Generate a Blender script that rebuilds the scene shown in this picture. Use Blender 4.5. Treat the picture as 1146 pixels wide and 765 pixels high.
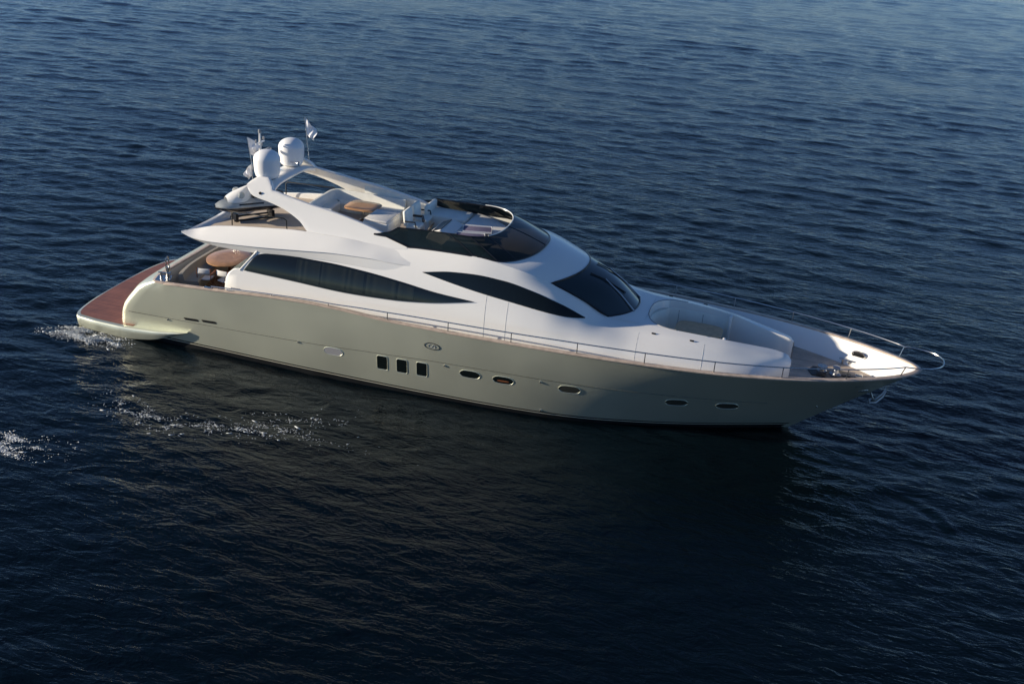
import bpy, bmesh, math, random
import numpy as np
from mathutils import Vector, Matrix
R_ = math.radians
random.seed(7); rng = np.random.default_rng(11)
scene = bpy.context.scene
for o in list(bpy.data.objects): bpy.data.objects.remove(o)
COL = scene.collection
# ---------------------------------------------------------------- camera
cd = bpy.data.cameras.new("camera"); cam = bpy.data.objects.new("camera", cd); COL.objects.link(cam)
cF = Vector((-0.23765766, 0.87358943, -0.42468852)); cR = Vector((0.95386901, 0.29246423, 0.06781295)); cU = Vector((-0.18344687, 0.38898095, 0.90279625))
M3 = Matrix((cR, cU, -cF)).transposed(); cam.matrix_world = Matrix.Translation((24.886032, -34.347958, 17.885097)) @ M3.to_4x4()
cd.sensor_width = 36; cd.lens = 36*1210.379/1146; cd.clip_start = .5; cd.clip_end = 20000
scene.camera = cam
# ---------------------------------------------------------------- sky and sun
SUN_EL, SUN_AZ = 12.5, 15.5      # travel direction azimuth from +x towards +y
SUN_STRENGTH, SKY_STRENGTH, EXPOSURE = 5.0, 0.096, 0.64
world = bpy.data.worlds.new("World"); scene.world = world; world.use_nodes = True
nt = world.node_tree; nt.nodes.clear()
sk = nt.nodes.new('ShaderNodeTexSky'); sk.sky_type = 'NISHITA'; sk.sun_disc = False
sk.sun_elevation = R_(SUN_EL); sk.sun_rotation = R_(270-SUN_AZ); sk.air_density = .58; sk.dust_density = 0.0; sk.ozone_density = 3.2
bg = nt.nodes.new('ShaderNodeBackground'); bg.inputs[1].default_value = SKY_STRENGTH
wo = nt.nodes.new('ShaderNodeOutputWorld'); tn = nt.nodes.new('ShaderNodeVectorMath'); tn.operation = 'MULTIPLY'; tn.inputs[1].default_value = (.98, .97, .99)
nt.links.new(sk.outputs[0], tn.inputs[0]); nt.links.new(tn.outputs[0], bg.inputs[0]); nt.links.new(bg.outputs[0], wo.inputs[0])
sd = bpy.data.lights.new("sun", 'SUN'); sun = bpy.data.objects.new("sun", sd); COL.objects.link(sun)
sd.energy = SUN_STRENGTH; sd.angle = R_(.55); sd.color = (1, .88, .70)
sdir = Vector((math.cos(R_(SUN_EL))*math.cos(R_(SUN_AZ)), math.cos(R_(SUN_EL))*math.sin(R_(SUN_AZ)), -math.sin(R_(SUN_EL))))
sun.rotation_euler = sdir.to_track_quat('-Z', 'Y').to_euler(); sun.location = (-40, -20, 30)
vs = scene.view_settings; vs.view_transform = 'Standard'; vs.look = 'None'; vs.exposure = EXPOSURE; vs.gamma = 1; vs.use_curve_mapping = False
# ---------------------------------------------------------------- materials
def mat(name, col, rough=.5, metal=0, coat=0, spec=.5, noise=None, bump=None, alpha=None, trans=0, ior=1.45):
    m = bpy.data.materials.new(name); m.use_nodes = True; n = m.node_tree; b = n.nodes['Principled BSDF']
    b.inputs['Base Color'].default_value = (*col, 1); b.inputs['Roughness'].default_value = rough; b.inputs['Metallic'].default_value = metal
    b.inputs['Coat Weight'].default_value = coat; b.inputs['Coat Roughness'].default_value = .06; b.inputs['Specular IOR Level'].default_value = spec
    b.inputs['Transmission Weight'].default_value = trans; b.inputs['IOR'].default_value = ior
    if alpha is not None: b.inputs['Alpha'].default_value = alpha
    tc = n.nodes.new('ShaderNodeTexCoord')
    if noise:      # (scale, contrast, roughness variation)
        nz = n.nodes.new('ShaderNodeTexNoise'); nz.inputs['Scale'].default_value = noise[0]; nz.inputs['Detail'].default_value = 6
        n.links.new(tc.outputs['Object'], nz.inputs['Vector'])
        mr = n.nodes.new('ShaderNodeMapRange'); mr.inputs[1].default_value = .25; mr.inputs[2].default_value = .75
        mr.inputs[3].default_value = 1-noise[1]; mr.inputs[4].default_value = 1+noise[1]; n.links.new(nz.outputs[0], mr.inputs[0])
        mx = n.nodes.new('ShaderNodeVectorMath'); mx.operation = 'SCALE'; mx.inputs[0].default_value = col
        n.links.new(mr.outputs[0], mx.inputs['Scale']); n.links.new(mx.outputs[0], b.inputs['Base Color'])
        if len(noise) > 2:
            m2 = n.nodes.new('ShaderNodeMapRange'); m2.inputs[1].default_value = .3; m2.inputs[2].default_value = .7
            m2.inputs[3].default_value = rough; m2.inputs[4].default_value = rough+noise[2]; n.links.new(nz.outputs[0], m2.inputs[0]); n.links.new(m2.outputs[0], b.inputs['Roughness'])
    if bump:
        nz = n.nodes.new('ShaderNodeTexNoise'); nz.inputs['Scale'].default_value = bump[0]; nz.inputs['Detail'].default_value = 3
        n.links.new(tc.outputs['Object'], nz.inputs['Vector'])
        bp = n.nodes.new('ShaderNodeBump'); bp.inputs['Strength'].default_value = bump[1]; bp.inputs['Distance'].default_value = bump[2]
        n.links.new(nz.outputs[0], bp.inputs['Height']); n.links.new(bp.outputs[0], b.inputs['Normal'])
    return m
def teak(name, col, dark, axis='X', plank=.07, rough=.6):
    """teak laid in planks: caulking lines across the given object axis, board to board tone and grain"""
    m = bpy.data.materials.new(name); m.use_nodes = True; n = m.node_tree; b = n.nodes['Principled BSDF']; b.inputs['Roughness'].default_value = rough
    tc = n.nodes.new('ShaderNodeTexCoord'); sp = n.nodes.new('ShaderNodeSeparateXYZ'); n.links.new(tc.outputs['Object'], sp.inputs[0])
    dv = n.nodes.new('ShaderNodeMath'); dv.operation = 'DIVIDE'; dv.inputs[1].default_value = plank; n.links.new(sp.outputs[{'X': 1, 'Y': 0}[axis]], dv.inputs[0])
    fr = n.nodes.new('ShaderNodeMath'); fr.operation = 'FRACT'; n.links.new(dv.outputs[0], fr.inputs[0])
    ln = n.nodes.new('ShaderNodeMath'); ln.operation = 'LESS_THAN'; ln.inputs[1].default_value = .12; n.links.new(fr.outputs[0], ln.inputs[0])
    fl = n.nodes.new('ShaderNodeMath'); fl.operation = 'FLOOR'; n.links.new(dv.outputs[0], fl.inputs[0])
    wn = n.nodes.new('ShaderNodeTexWhiteNoise'); wn.noise_dimensions = '1D'; n.links.new(fl.outputs[0], wn.inputs['W'])
    nz = n.nodes.new('ShaderNodeTexNoise'); nz.inputs['Scale'].default_value = 2.2; nz.inputs['Detail'].default_value = 7; n.links.new(tc.outputs['Object'], nz.inputs['Vector'])
    ad = n.nodes.new('ShaderNodeMath'); ad.operation = 'ADD'; n.links.new(nz.outputs[0], ad.inputs[0]); 
    ml = n.nodes.new('ShaderNodeMath'); ml.operation = 'MULTIPLY'; ml.inputs[1].default_value = .35; n.links.new(wn.outputs[0], ml.inputs[0]); n.links.new(ml.outputs[0], ad.inputs[1])
    mr = n.nodes.new('ShaderNodeMapRange'); mr.inputs[1].default_value = .35; mr.inputs[2].default_value = 1.0; mr.inputs[3].default_value = .75; mr.inputs[4].default_value = 1.25; n.links.new(ad.outputs[0], mr.inputs[0])
    sc = n.nodes.new('ShaderNodeVectorMath'); sc.operation = 'SCALE'; sc.inputs[0].default_value = col; n.links.new(mr.outputs[0], sc.inputs['Scale'])
    mx = n.nodes.new('ShaderNodeMix'); mx.data_type = 'RGBA'; n.links.new(ln.outputs[0], mx.inputs[0]); n.links.new(sc.outputs[0], mx.inputs[6]); mx.inputs[7].default_value = (*dark, 1)
    n.links.new(mx.outputs[2], b.inputs['Base Color'])
    return m
M = dict(
 hull=mat('hull_paint', (.67, .68, .545), .36, metal=.70, coat=.25, noise=(.35, .05, .08), bump=(.9, .10, .03)),
 white=mat('white_gelcoat', (.80, .785, .75), .28, coat=.3, noise=(.6, .02)),
 white2=mat('white_deck_moulding', (.78, .76, .71), .5, noise=(3, .03), bump=(60, .15, .01)),
 boot=mat('black_antifouling', (.012, .013, .014), .35, noise=(2, .3)),
 stripe=mat('cream_stripe', (.45, .43, .34), .4),
 glass=mat('tinted_glass', (.006, .009, .009), .03, spec=.6),
 glass2=mat('smoked_windscreen', (.018, .03, .035), .02, spec=.7),
 flyglass=mat('smoked_acrylic', (.008, .014, .013), .04, spec=.6, alpha=.965),
 pane=mat('window_tint', (.004, .006, .006), .03, spec=.6, alpha=.78),
 port=mat('porthole_glass', (.045, .045, .036), .12),
 dark=mat('dark_cabin', (.006, .007, .007), .7),
 cockpit=mat('cockpit_upholstery', (.42, .38, .31), .7, noise=(2, .08)),
 black=mat('black_frame', (.008, .008, .009), .3),
 groove=mat('panel_gap', (.09, .09, .07), .5),
 seam=mat('door_gap', (.52, .52, .50), .5),
 steel=mat('polished_steel', (.50, .49, .47), .24, metal=1),
 steel_dull=mat('brushed_steel', (.42, .42, .43), .32, metal=1),
 teak=teak('teak_deck', (.36, .225, .13), (.03, .02, .015)),
 teak_red=teak('wet_teak', (.27, .105, .055), (.09, .04, .028), 'X', .12, .38),
 teak_grey=teak('weathered_teak', (.55, .45, .36), (.10, .08, .07), 'X', .06),
 teak_cap=mat('varnished_teak', (.46, .37, .30), .4, noise=(5, .25)),
 tabletop=mat('table_teak', (.46, .25, .115), .3, coat=.4, noise=(6, .18)),
 palewood=mat('pale_table_teak', (.58, .37, .20), .4, noise=(6, .15)),
 wood=mat('chair_teak', (.26, .10, .04), .45, noise=(20, .2)),
 fabric=mat('grey_vinyl', (.80, .79, .71), .75, bump=(25, .3, .02), noise=(3, .06)),
 fabric_w=mat('white_cushion', (.66, .64, .60), .75, bump=(12, .3, .03)),
 canvas=mat('white_canvas', (.82, .80, .76), .8),
 towel=mat('plum_towel', (.14, .12, .19), .9, bump=(120, .5, .01)),
 beige=mat('beige_nonskid', (.48, .40, .32), .7, noise=(4, .08), bump=(90, .3, .006)),
 flag=mat('flag_cloth', (.80, .79, .80), .85, noise=(4, .06)),
 radome=mat('radome_plastic', (.80, .80, .80), .38),
 rubber=mat('black_rubber', (.012, .012, .012), .5),
 silver=mat('jet_ski_silver', (.46, .48, .46), .35, metal=.15, coat=.4, noise=(5, .12)),
 navy=mat('jet_ski_dark', (.012, .014, .02), .25, coat=.5),
 orange=mat('lamp_orange', (.20, .07, .03), .4),
 curtain=mat('curtain_cloth', (.16, .19, .15), .8),
 grey=mat('grey_plastic', (.25, .25, .26), .5),
 chain=mat('galvanised_chain', (.30, .30, .30), .45, metal=.8),
 clear=mat('pale_glass', (.28, .32, .30), .05, spec=.6, alpha=.45),
)
# ---------------------------------------------------------------- mesh helpers
class MB:
    def __init__(s): s.v = []; s.f = []
    def add(s, vs, fs):
        k = len(s.v); s.v += [tuple(map(float, p)) for p in vs]; s.f += [tuple(k+i for i in q) for q in fs]; return s
    def grid(s, P, flip=False, close_u=False, close_v=False):
        P = np.asarray(P, float); n, m = P.shape[:2]; fs = []
        for i in range(n if close_u else n-1):
            for j in range(m if close_v else m-1):
                a, b, c, d = i*m+j, i*m+(j+1) % m, ((i+1) % n)*m+(j+1) % m, ((i+1) % n)*m+j
                fs.append((a, d, c, b) if flip else (a, b, c, d))
        return s.add(P.reshape(-1, 3), fs)
    def grid2(s, P, **k):        # grid and its mirror image across the centreline
        P = np.asarray(P, float); s.grid(P, **k); Q = P.copy(); Q[..., 1] *= -1
        k = dict(k); k['flip'] = not k.get('flip', False); return s.grid(Q, **k)
    def mirror(s):
        n = len(s.v); s.v += [(x, -y, z) for x, y, z in s.v[:n]]; s.f += [tuple(n+i for i in reversed(q)) for q in s.f]; return s
    def box(s, c, d, rz=0, bev=.0, tilt=None):
        x, y, z = [q/2 for q in d]; b = min(bev, .49*min(d)); pts = []; 
        R = Matrix.Rotation(rz, 3, 'Z')
        if tilt: R = R @ Matrix.Rotation(tilt[1], 3, tilt[0])
        bm = bmesh.new(); bmesh.ops.create_cube(bm, size=1)
        for v in bm.verts: v.co = Vector((v.co.x*2*x, v.co.y*2*y, v.co.z*2*z))
        if b > 0: bmesh.ops.bevel(bm, geom=bm.edges[:], offset=b, segments=3, affect='EDGES', profile=.5)
        bm.verts.index_update()
        s.add([R @ v.co + Vector(c) for v in bm.verts], [[v.index for v in f.verts] for f in bm.faces]); bm.free(); return s
    def tube(s, pts, r, n=8, closed=False, cap=True):
        P = [Vector(p) for p in pts]; N = len(P); rings = []
        if not hasattr(r, '__len__'): r = [r]*N
        prev = None
        for i in range(N):
            a = P[(i-1) % N] if (closed or i > 0) else P[i]; b = P[(i+1) % N] if (closed or i < N-1) else P[i]
            t = (b-a).normalized()
            if prev is None:
                q = Vector((0, 0, 1)) if abs(t.z) < .9 else Vector((1, 0, 0)); u = t.cross(q).normalized()
            else: u = (prev - t*prev.dot(t)).normalized()
            prev = u; w = t.cross(u)
            rings.append([P[i]+(u*math.cos(2*math.pi*k/n)+w*math.sin(2*math.pi*k/n))*r[i] for k in range(n)])
        s.grid([[tuple(p) for p in q] for q in rings], close_u=closed, close_v=True, flip=True)
        if cap and not closed:
            for q, fl in ((rings[0], 1), (rings[-1], 0)): s.add(q, [tuple(range(n))[::-1] if not fl else tuple(range(n))])
        return s
    def lathe(s, prof, c=(0, 0, 0), n=28, rot=None):
        P = []
        for r, z in prof: P.append([(r*math.cos(2*math.pi*k/n), r*math.sin(2*math.pi*k/n), z) for k in range(n)])
        P = np.array(P)
        if rot is not None: P = P @ np.array(rot.to_3x3()).T
        return s.grid(P+np.array(c), close_v=True)
    def prism(s, poly, axis, a, b):   # polygon in the other two axes, extruded along axis from a to b
        n = len(poly)
        def pt(p, h): return {'z': (p[0], p[1], h), 'y': (p[0], h, p[1]), 'x': (h, p[0], p[1])}[axis]
        vs = [pt(p, a) for p in poly]+[pt(p, b) for p in poly]
        return s.add(vs, [tuple(range(n))[::-1], tuple(range(n, 2*n))]+[(i, (i+1) % n, n+(i+1) % n, n+i) for i in range(n)])
def obj(name, mb, m, parent=None, ang=35, bevel=0, loc=None, solid=0, fix=True):
    me = bpy.data.meshes.new(name); me.from_pydata(mb.v, [], mb.f); me.update()
    bm = bmesh.new(); bm.from_mesh(me); bmesh.ops.remove_doubles(bm, verts=bm.verts, dist=.0004)
    if fix: bmesh.ops.recalc_face_normals(bm, faces=bm.faces)
    bm.to_mesh(me); bm.free()
    me.shade_smooth(); me.set_sharp_from_angle(angle=R_(ang))
    me.materials.append(m if not isinstance(m, str) else M[m])
    o = bpy.data.objects.new(name, me); COL.objects.link(o)
    if parent: o.parent = parent
    if loc: o.location = loc
    if solid: 
        q = o.modifiers.new('solid', 'SOLIDIFY'); q.thickness = solid; q.offset = -1
    if bevel:
        q = o.modifiers.new('bevel', 'BEVEL'); q.width = bevel; q.segments = 2; q.limit_method = 'ANGLE'; q.angle_limit = R_(40); q.harden_normals = True
    return o
def tag(o, label=None, cat=None, group=None, kind=None):
    if label: o['label'] = label
    if cat: o['category'] = cat
    if group: o['group'] = group
    if kind: o['kind'] = kind
    return o
def thing(name, loc, label, cat, rz=0, group=None):
    o = bpy.data.objects.new(name, None); COL.objects.link(o); o.location = loc; o.rotation_euler = (0, 0, rz); o.empty_display_size = .2
    return tag(o, label, cat, group)
def copy_tree(o, parent=None):
    c = o.copy(); COL.objects.link(c); c.parent = parent
    for ch in list(o.children): copy_tree(ch, c)
    return c
# ---------------------------------------------------------------- geometry functions of the boat
def pchip(xs, ys):
    xs = np.asarray(xs, float); ys = np.asarray(ys, float)
    if ys.ndim == 1: ys = ys[:, None]; flat = True
    else: flat = False
    h = np.diff(xs)[:, None]; d = np.diff(ys, axis=0) / h
    m = np.zeros_like(ys)
    if len(xs) > 2:
        w1 = 2*h[1:] + h[:-1]; w2 = h[1:] + 2*h[:-1]
        with np.errstate(divide='ignore', invalid='ignore'):
            mm = (w1 + w2) / (w1/d[:-1] + w2/d[1:])
        mm[(d[:-1]*d[1:]) <= 0] = 0
        m[1:-1] = np.nan_to_num(mm)
    m[0] = d[0]; m[-1] = d[-1]
    def f(x):
        x = np.clip(np.asarray(x, float), xs[0], xs[-1]); sc = x.ndim == 0; x = np.atleast_1d(x)
        i = np.clip(np.searchsorted(xs, x, side='right') - 1, 0, len(xs) - 2)
        t = ((x - xs[i]) / (xs[i+1] - xs[i]))[:, None]; hh = (xs[i+1] - xs[i])[:, None]
        r = ((1+2*t)*(1-t)**2)*ys[i] + (t*(1-t)**2)*hh*m[i] + (t*t*(3-2*t))*ys[i+1] + (t*t*(t-1))*hh*m[i+1]
        if flat: r = r[:, 0]
        return r[0] if sc else r
    return f
# sheer half breadth / height, waterline half breadth
SB = pchip([3.4,5.5,7.7,9.9,12,14.2,16.4,18.6,20.8,23,25.1,27.05,28.1,28.78,29.1,29.3,29.4],
           [3.33,3.36,3.385,3.41,3.43,3.44,3.42,3.35,3.2,2.92,2.45,1.75,1.22,.78,.5,.25,0.0])
SZ = pchip([3.4,5.8,7.7,9.2,10.6,12.1,14.2,16.4,18.6,20.8,23,25.1,27,28.8,29.4],
           [2.46,2.62,2.76,2.82,2.80,2.73,2.735,2.76,2.79,2.82,2.84,2.87,2.91,2.96,3.0])
WB = pchip([1.4,5,9,12.5,15,17.4,18.9,20.3,21.8,23.2,24.6,25.3,25.65],
           [3.08,3.14,3.2,3.17,3.08,2.88,2.62,2.22,1.7,1.12,.48,.16,0.0])
XA = pchip([-1,0,.5,1.08,1.77,2.28,2.46],[1.6,1.45,1.49,1.63,2.12,2.67,3.3])   # aft end of the side by height
def u2xs(u): return 3.4 + u*26.0
def u2xw(u):
    xs = u2xs(u); k = np.clip((xs-16.0)/13.4, 0, 1)
    return xs - 3.75*k**1.5
def hull(u, t):
    xs = u2xs(u); xw = u2xw(u); zs = SZ(xs)
    tt = np.maximum(t, 0)
    x = xw + (xs-xw)*tt
    g = tt + (.16*np.sin(np.pi*tt)) * (1 - np.clip((xs-17)/6, 0, 1)*1.5)
    y = WB(xw) + (SB(xs)-WB(xw))*g
    z = t*zs
    y = np.where(t < 0, y*(1+.12*t), y)
    return x, np.maximum(y, 0), z
_hz = np.linspace(-.3, 3.0, 67); _hx = np.linspace(1.0, 29.6, 573); _u = np.linspace(0, 1, 1500); _T = []
for _z in _hz:
    _X, _Y, _ = hull(_u, _z/SZ(u2xs(_u))); _T.append(np.interp(_hx, _X, _Y, right=0.0))
_T = np.array(_T)
def hull_y(x, z):
    i = (z+.3)/.05; j = (x-1.0)/.05*572*.05/28.6; i = min(max(i, 0), 65.999); j = min(max(j, 0), 571.999); a, b = int(i), int(j); p, q = i-a, j-b
    return float((_T[a, b]*(1-p)+_T[a+1, b]*p)*(1-q)+(_T[a, b+1]*(1-p)+_T[a+1, b+1]*p)*q)
# superstructure side: key sections, outer skin from the side deck up to the shoulder
SS = {
 5.6:[(2.98,2.15),(2.93,2.8),(2.88,3.2),(2.77,3.7),(2.64,4.05),(2.50,4.35),(2.42,4.5)],
 9.0:[(2.98,2.15),(2.93,2.8),(2.88,3.2),(2.77,3.7),(2.64,4.05),(2.50,4.35),(2.42,4.5)],
 11.:[(2.98,2.15),(2.93,2.8),(2.88,3.2),(2.77,3.7),(2.64,4.05),(2.46,4.42),(2.28,4.70)],
 12.5:[(2.98,2.15),(2.93,2.8),(2.88,3.2),(2.77,3.7),(2.63,4.07),(2.40,4.55),(2.12,5.0)],
 14.5:[(2.98,2.15),(2.93,2.8),(2.87,3.2),(2.75,3.7),(2.62,4.05),(2.42,4.52),(2.13,5.06)],
 16.0:[(2.96,2.15),(2.91,2.8),(2.85,3.2),(2.72,3.65),(2.57,3.98),(2.36,4.38),(2.10,4.88)],
 17.25:[(2.94,2.15),(2.88,2.75),(2.81,3.1),(2.68,3.5),(2.50,3.82),(2.25,4.15),(1.88,4.5)],
 18.3:[(2.90,2.15),(2.83,2.65),(2.74,2.95),(2.58,3.28),(2.34,3.55),(2.06,3.8),(1.66,4.0)],
 19.2:[(2.86,2.15),(2.78,2.6),(2.66,2.88),(2.45,3.15),(2.18,3.33),(1.86,3.43),(1.46,3.50)],
 20.2:[(2.80,2.15),(2.70,2.55),(2.56,2.80),(2.32,3.05),(2.05,3.22),(1.75,3.34),(1.35,3.42)],
 21.5:[(2.64,2.15),(2.53,2.55),(2.38,2.80),(2.14,3.04),(1.90,3.20),(1.62,3.32),(1.30,3.38)],
 23.0:[(2.42,2.15),(2.30,2.55),(2.10,2.78),(1.86,2.98),(1.66,3.13),(1.42,3.24),(1.16,3.30)],
 24.1:[(2.12,2.15),(1.98,2.50),(1.78,2.72),(1.56,2.90),(1.35,3.03),(1.12,3.12),(.84,3.15)],
 24.8:[(1.52,2.15),(1.45,2.45),(1.37,2.68),(1.26,2.85),(1.12,2.96),(.94,3.02),(.68,3.05)],
 25.15:[(1.20,2.15),(1.17,2.42),(1.13,2.64),(1.06,2.80),(.98,2.90),(.87,2.96),(.68,2.98)],
 25.28:[(1.04,2.15),(1.03,2.38),(1.0,2.56),(.96,2.72),(.91,2.80),(.84,2.84),(.74,2.86)],
}
_k = sorted(SS); SSf = pchip(_k, np.array([np.array(SS[k]).ravel() for k in _k]))
def sec(x): return SSf(x).reshape(7, 2)
def stem_x(z):
    return float(np.interp(z, _hz, [_hx[np.nonzero(r > .02)[0][-1]] for r in _T]))
_sc = {}
def secf(x):
    k = round(float(x), 4)
    if k not in _sc: _sc[k] = pchip(np.arange(7), sec(x))(np.linspace(0, 6, 40))
    return _sc[k]
def side_y(x, z):
    s = secf(x); return float(np.interp(z, s[:, 1], s[:, 0]))
# ---------------------------------------------------------------- the sea: one sheet to the horizon
def wave_params():
    ps = []
    base = math.atan2(0.2925, 0.9538) + math.pi/2       # crests run across the view, swell travels away from the near side
    for i in range(190):
        lam = math.exp(rng.uniform(math.log(.36), math.log(5.0)))
        th = base - .16 + rng.normal(0, .30 if lam > 1.1 else .55)
        slope = .0172*(1.0 if lam < .9 else (.9/lam)**.85)*rng.uniform(.5, 1.4)
        ps.append((2*math.pi/lam*math.cos(th), 2*math.pi/lam*math.sin(th), rng.uniform(0, 6.283), slope*lam/(2*math.pi), lam))
    for lam in (7.5, 9.2, 11.0, 13.5, 17.0, 22.0):
        th = base-.30+rng.normal(0, .22); ps.append((2*math.pi/lam*math.cos(th), 2*math.pi/lam*math.sin(th), rng.uniform(0, 6.283), .0042*lam/(2*math.pi), lam))
    return ps
WP = wave_params()
def sea_z(x, y, cell=.12):
    x = np.asarray(x, float); y = np.asarray(y, float); z = np.zeros(np.broadcast(x, y).shape)
    patch = .80+.34*np.sin(.071*x+.9+1.2*np.sin(.043*y))*np.sin(.093*y+.4+.8*np.sin(.057*x+1))+.16*np.sin(.19*x-.23*y+2)
    # the lee of the hull is calmer towards the bow
    calm = 1-.55*np.exp(-(((x-21)/9.5)**2+((y+9)/6.5)**2))
    calm = calm*(1-.28/(1+np.exp((y+9)/2.5)))
    for kx, ky, ph, a, lam in WP:
        w = np.clip((lam/np.maximum(cell, 1e-3)-3.0)/3.0, 0, 1)
        z = z + a*w*np.sin(kx*x+ky*y+ph+.35*np.sin(.11*kx*y-.13*ky*x))
    return z*patch*calm
def graded(lo, hi, a, b, h, g):
    mid = list(np.arange(a, b, h)); out = []; x = b; s = h
    while x < hi: out.append(x); s *= g; x += s
    out.append(hi); left = []; x = a; s = h
    while x > lo:
        s *= g; x -= s; left.append(max(x, lo))
    return np.array(left[::-1]+mid+out)
def outer(v, s):      # continue a graded axis to the horizon with quickly growing steps
    o = [v]; h = 1.2
    while abs(o[-1]) < 9000: h *= 1.14; o.append(o[-1]+s*h)
    return o[1:]
gx = graded(-66, 96, -12, 42, .13, 1.008); gx = np.array(outer(gx[0], -1)[::-1]+list(gx)+outer(gx[-1], 1))
a_ = graded(-24, 175, -24, 9, .12, 1.0029); gy = [-24]; h = .12
while gy[-1] > -60: h *= 1.03; gy.append(gy[-1]-h)
gy = np.array(outer(gy[-1], -1)[::-1]+gy[::-1][:-1]+list(a_[a_ > -24.0001])+outer(a_[-1], 1)); gy = np.unique(np.round(gy, 4)); gx = np.unique(np.round(gx, 4))
X, Y = np.meshgrid(gx, gy); CX = np.gradient(gx)[None, :]; CY = np.gradient(gy)[:, None]
Z = sea_z(X, Y, np.maximum(CX*.5, CY)+0*X)
# bow wave: a few thin crests that leave the stem and trail away on the near side
def bow_wave(X, Y):
    x0, y0 = 25.6, -1.0; dx, dy = X-x0, Y-y0; ux, uy = math.cos(R_(-36)), math.sin(R_(-36))
    s = dx*ux+dy*uy; n = -dx*uy+dy*ux + .022*(s-4)**2 - .2 + .22*np.sin(.9*s+.6) + .12*np.sin(2.1*s)
    e = np.exp(-((n)/.55)**2)*np.clip((s-.2)/1.5, 0, 1)*np.exp(-np.maximum(s-9, 0)/5)
    return .034*e*(.55+.45*np.sin(1.3*s+.8))*np.sin(n*8.5+.4*np.sin(s*.7))
Z += bow_wave(X, Y)
ny, nx = X.shape
me = bpy.data.meshes.new('water'); idx = np.arange(nx*ny).reshape(ny, nx)
quads = np.stack([idx[:-1, :-1], idx[:-1, 1:], idx[1:, 1:], idx[1:, :-1]], -1).reshape(-1, 4)
me.vertices.add(nx*ny); me.vertices.foreach_set('co', np.stack([X, Y, Z], -1).astype(np.float32).ravel())
me.loops.add(quads.size); me.loops.foreach_set('vertex_index', quads.astype(np.int32).ravel())
me.polygons.add(len(quads)); me.polygons.foreach_set('loop_start', np.arange(0, quads.size, 4, dtype=np.int32))
me.update(); me.validate(); me.shade_smooth()
wm = bpy.data.materials.new('sea_water'); wm.use_nodes = True; n = wm.node_tree; b = n.nodes['Principled BSDF']
b.inputs['Base Color'].default_value = (.0007, .0033, .0052, 1); b.inputs['Roughness'].default_value = .06; b.inputs['IOR'].default_value = 1.333; b.inputs['Specular IOR Level'].default_value = .41
tc = n.nodes.new('ShaderNodeTexCoord')
mp = n.nodes.new('ShaderNodeMapping'); mp.inputs['Rotation'].default_value = (0, 0, -math.atan2(.2925, .9538)); mp.inputs['Scale'].default_value = (.42, 1, 1)
n.links.new(tc.outputs['Object'], mp.inputs[0])
def nz(scale, detail, dist=.4, rough=.55):
    q = n.nodes.new('ShaderNodeTexNoise'); q.inputs['Scale'].default_value = scale; q.inputs['Detail'].default_value = detail
    q.inputs['Distortion'].default_value = dist; q.inputs['Roughness'].default_value = rough; n.links.new(mp.outputs[0], q.inputs['Vector']); return q
def bump(h, dist, strength, prev=None):
    q = n.nodes.new('ShaderNodeBump'); q.inputs['Distance'].default_value = dist; q.inputs['Strength'].default_value = strength
    n.links.new(h.outputs[0], q.inputs['Height'])
    if prev: n.links.new(prev.outputs[0], q.inputs['Normal'])
    return q
b1 = bump(nz(2.3, 4, .8), .14, .5); b2 = bump(nz(5.5, 4, .6, .6), .05, .5, b1)
n.links.new(b2.outputs[0], b.inputs['Normal'])
me.materials.append(wm); water = bpy.data.objects.new('water', me); COL.objects.link(water); tag(water, kind='structure')

# ---------------------------------------------------------------- the yacht
BX = 14.5
yacht = thing('motor_yacht', (BX, 0, 0), 'long white motor yacht with grey green hull and swept flybridge on the dark sea', 'yacht')
def part(name, mb, m, parent=yacht, **k):
    o = obj(name, mb, m, parent, **k)
    if parent is yacht: o.location = (-BX, 0, 0)
    return o
def pair(name, mb, m, parent=yacht, **k):      # the near piece and its mirror image on the far side, two objects
    a = part(name, mb, m, parent, **k); q = MB(); q.v = [(x, -y, z) for x, y, z in mb.v]; q.f = [tuple(reversed(f)) for f in mb.f]
    return a, part(name, q, m, parent, **k)
NU = 110
US = (np.linspace(0, 1, NU)**.9); US = np.concatenate([1-(1-np.linspace(0, 1, NU))**1.35])
def level_loop(t, off=0.0, na=16, nb=8):
    """one side, from the stem back to the quarter and round to the centre of the transom"""
    x, y, z = hull(US[::-1], np.full(NU, t)); y = np.maximum(y-off, 0)
    x = np.where(y <= 0, x, x); z0 = z[-1]; xa = float(XA(max(z0, -1))); y0 = y[-1]
    px, py, pz = list(x), list(y), list(z)
    xc = xa+.30
    for k in range(1, nb+1): px.append(3.4+(xc-3.4)*k/nb if xc < 3.4 else 3.4-.001*k); py.append(y0-(.02*k/nb)); pz.append(z0)
    yb = y0-.02; a = .72-off; nn = 5.0; xc = min(xc, 3.4-.01)
    for k in range(1, na+1):
        th = math.pi/2*(1-k/na); px.append(xc-a*abs(math.cos(th))**(2/nn)); py.append(yb*abs(math.sin(th))**(2/nn)); pz.append(z0)
    return np.stack([px, py, pz], -1)
TL = [-.30, -.12, 0, .06, .13, .22, .32, .42, .52, .62, .72, .82, .91, 1.0]
hm = MB(); hm.grid2(np.array([level_loop(t) for t in TL]))
hull_o = part('hull', hm, 'hull', ang=50)
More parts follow.
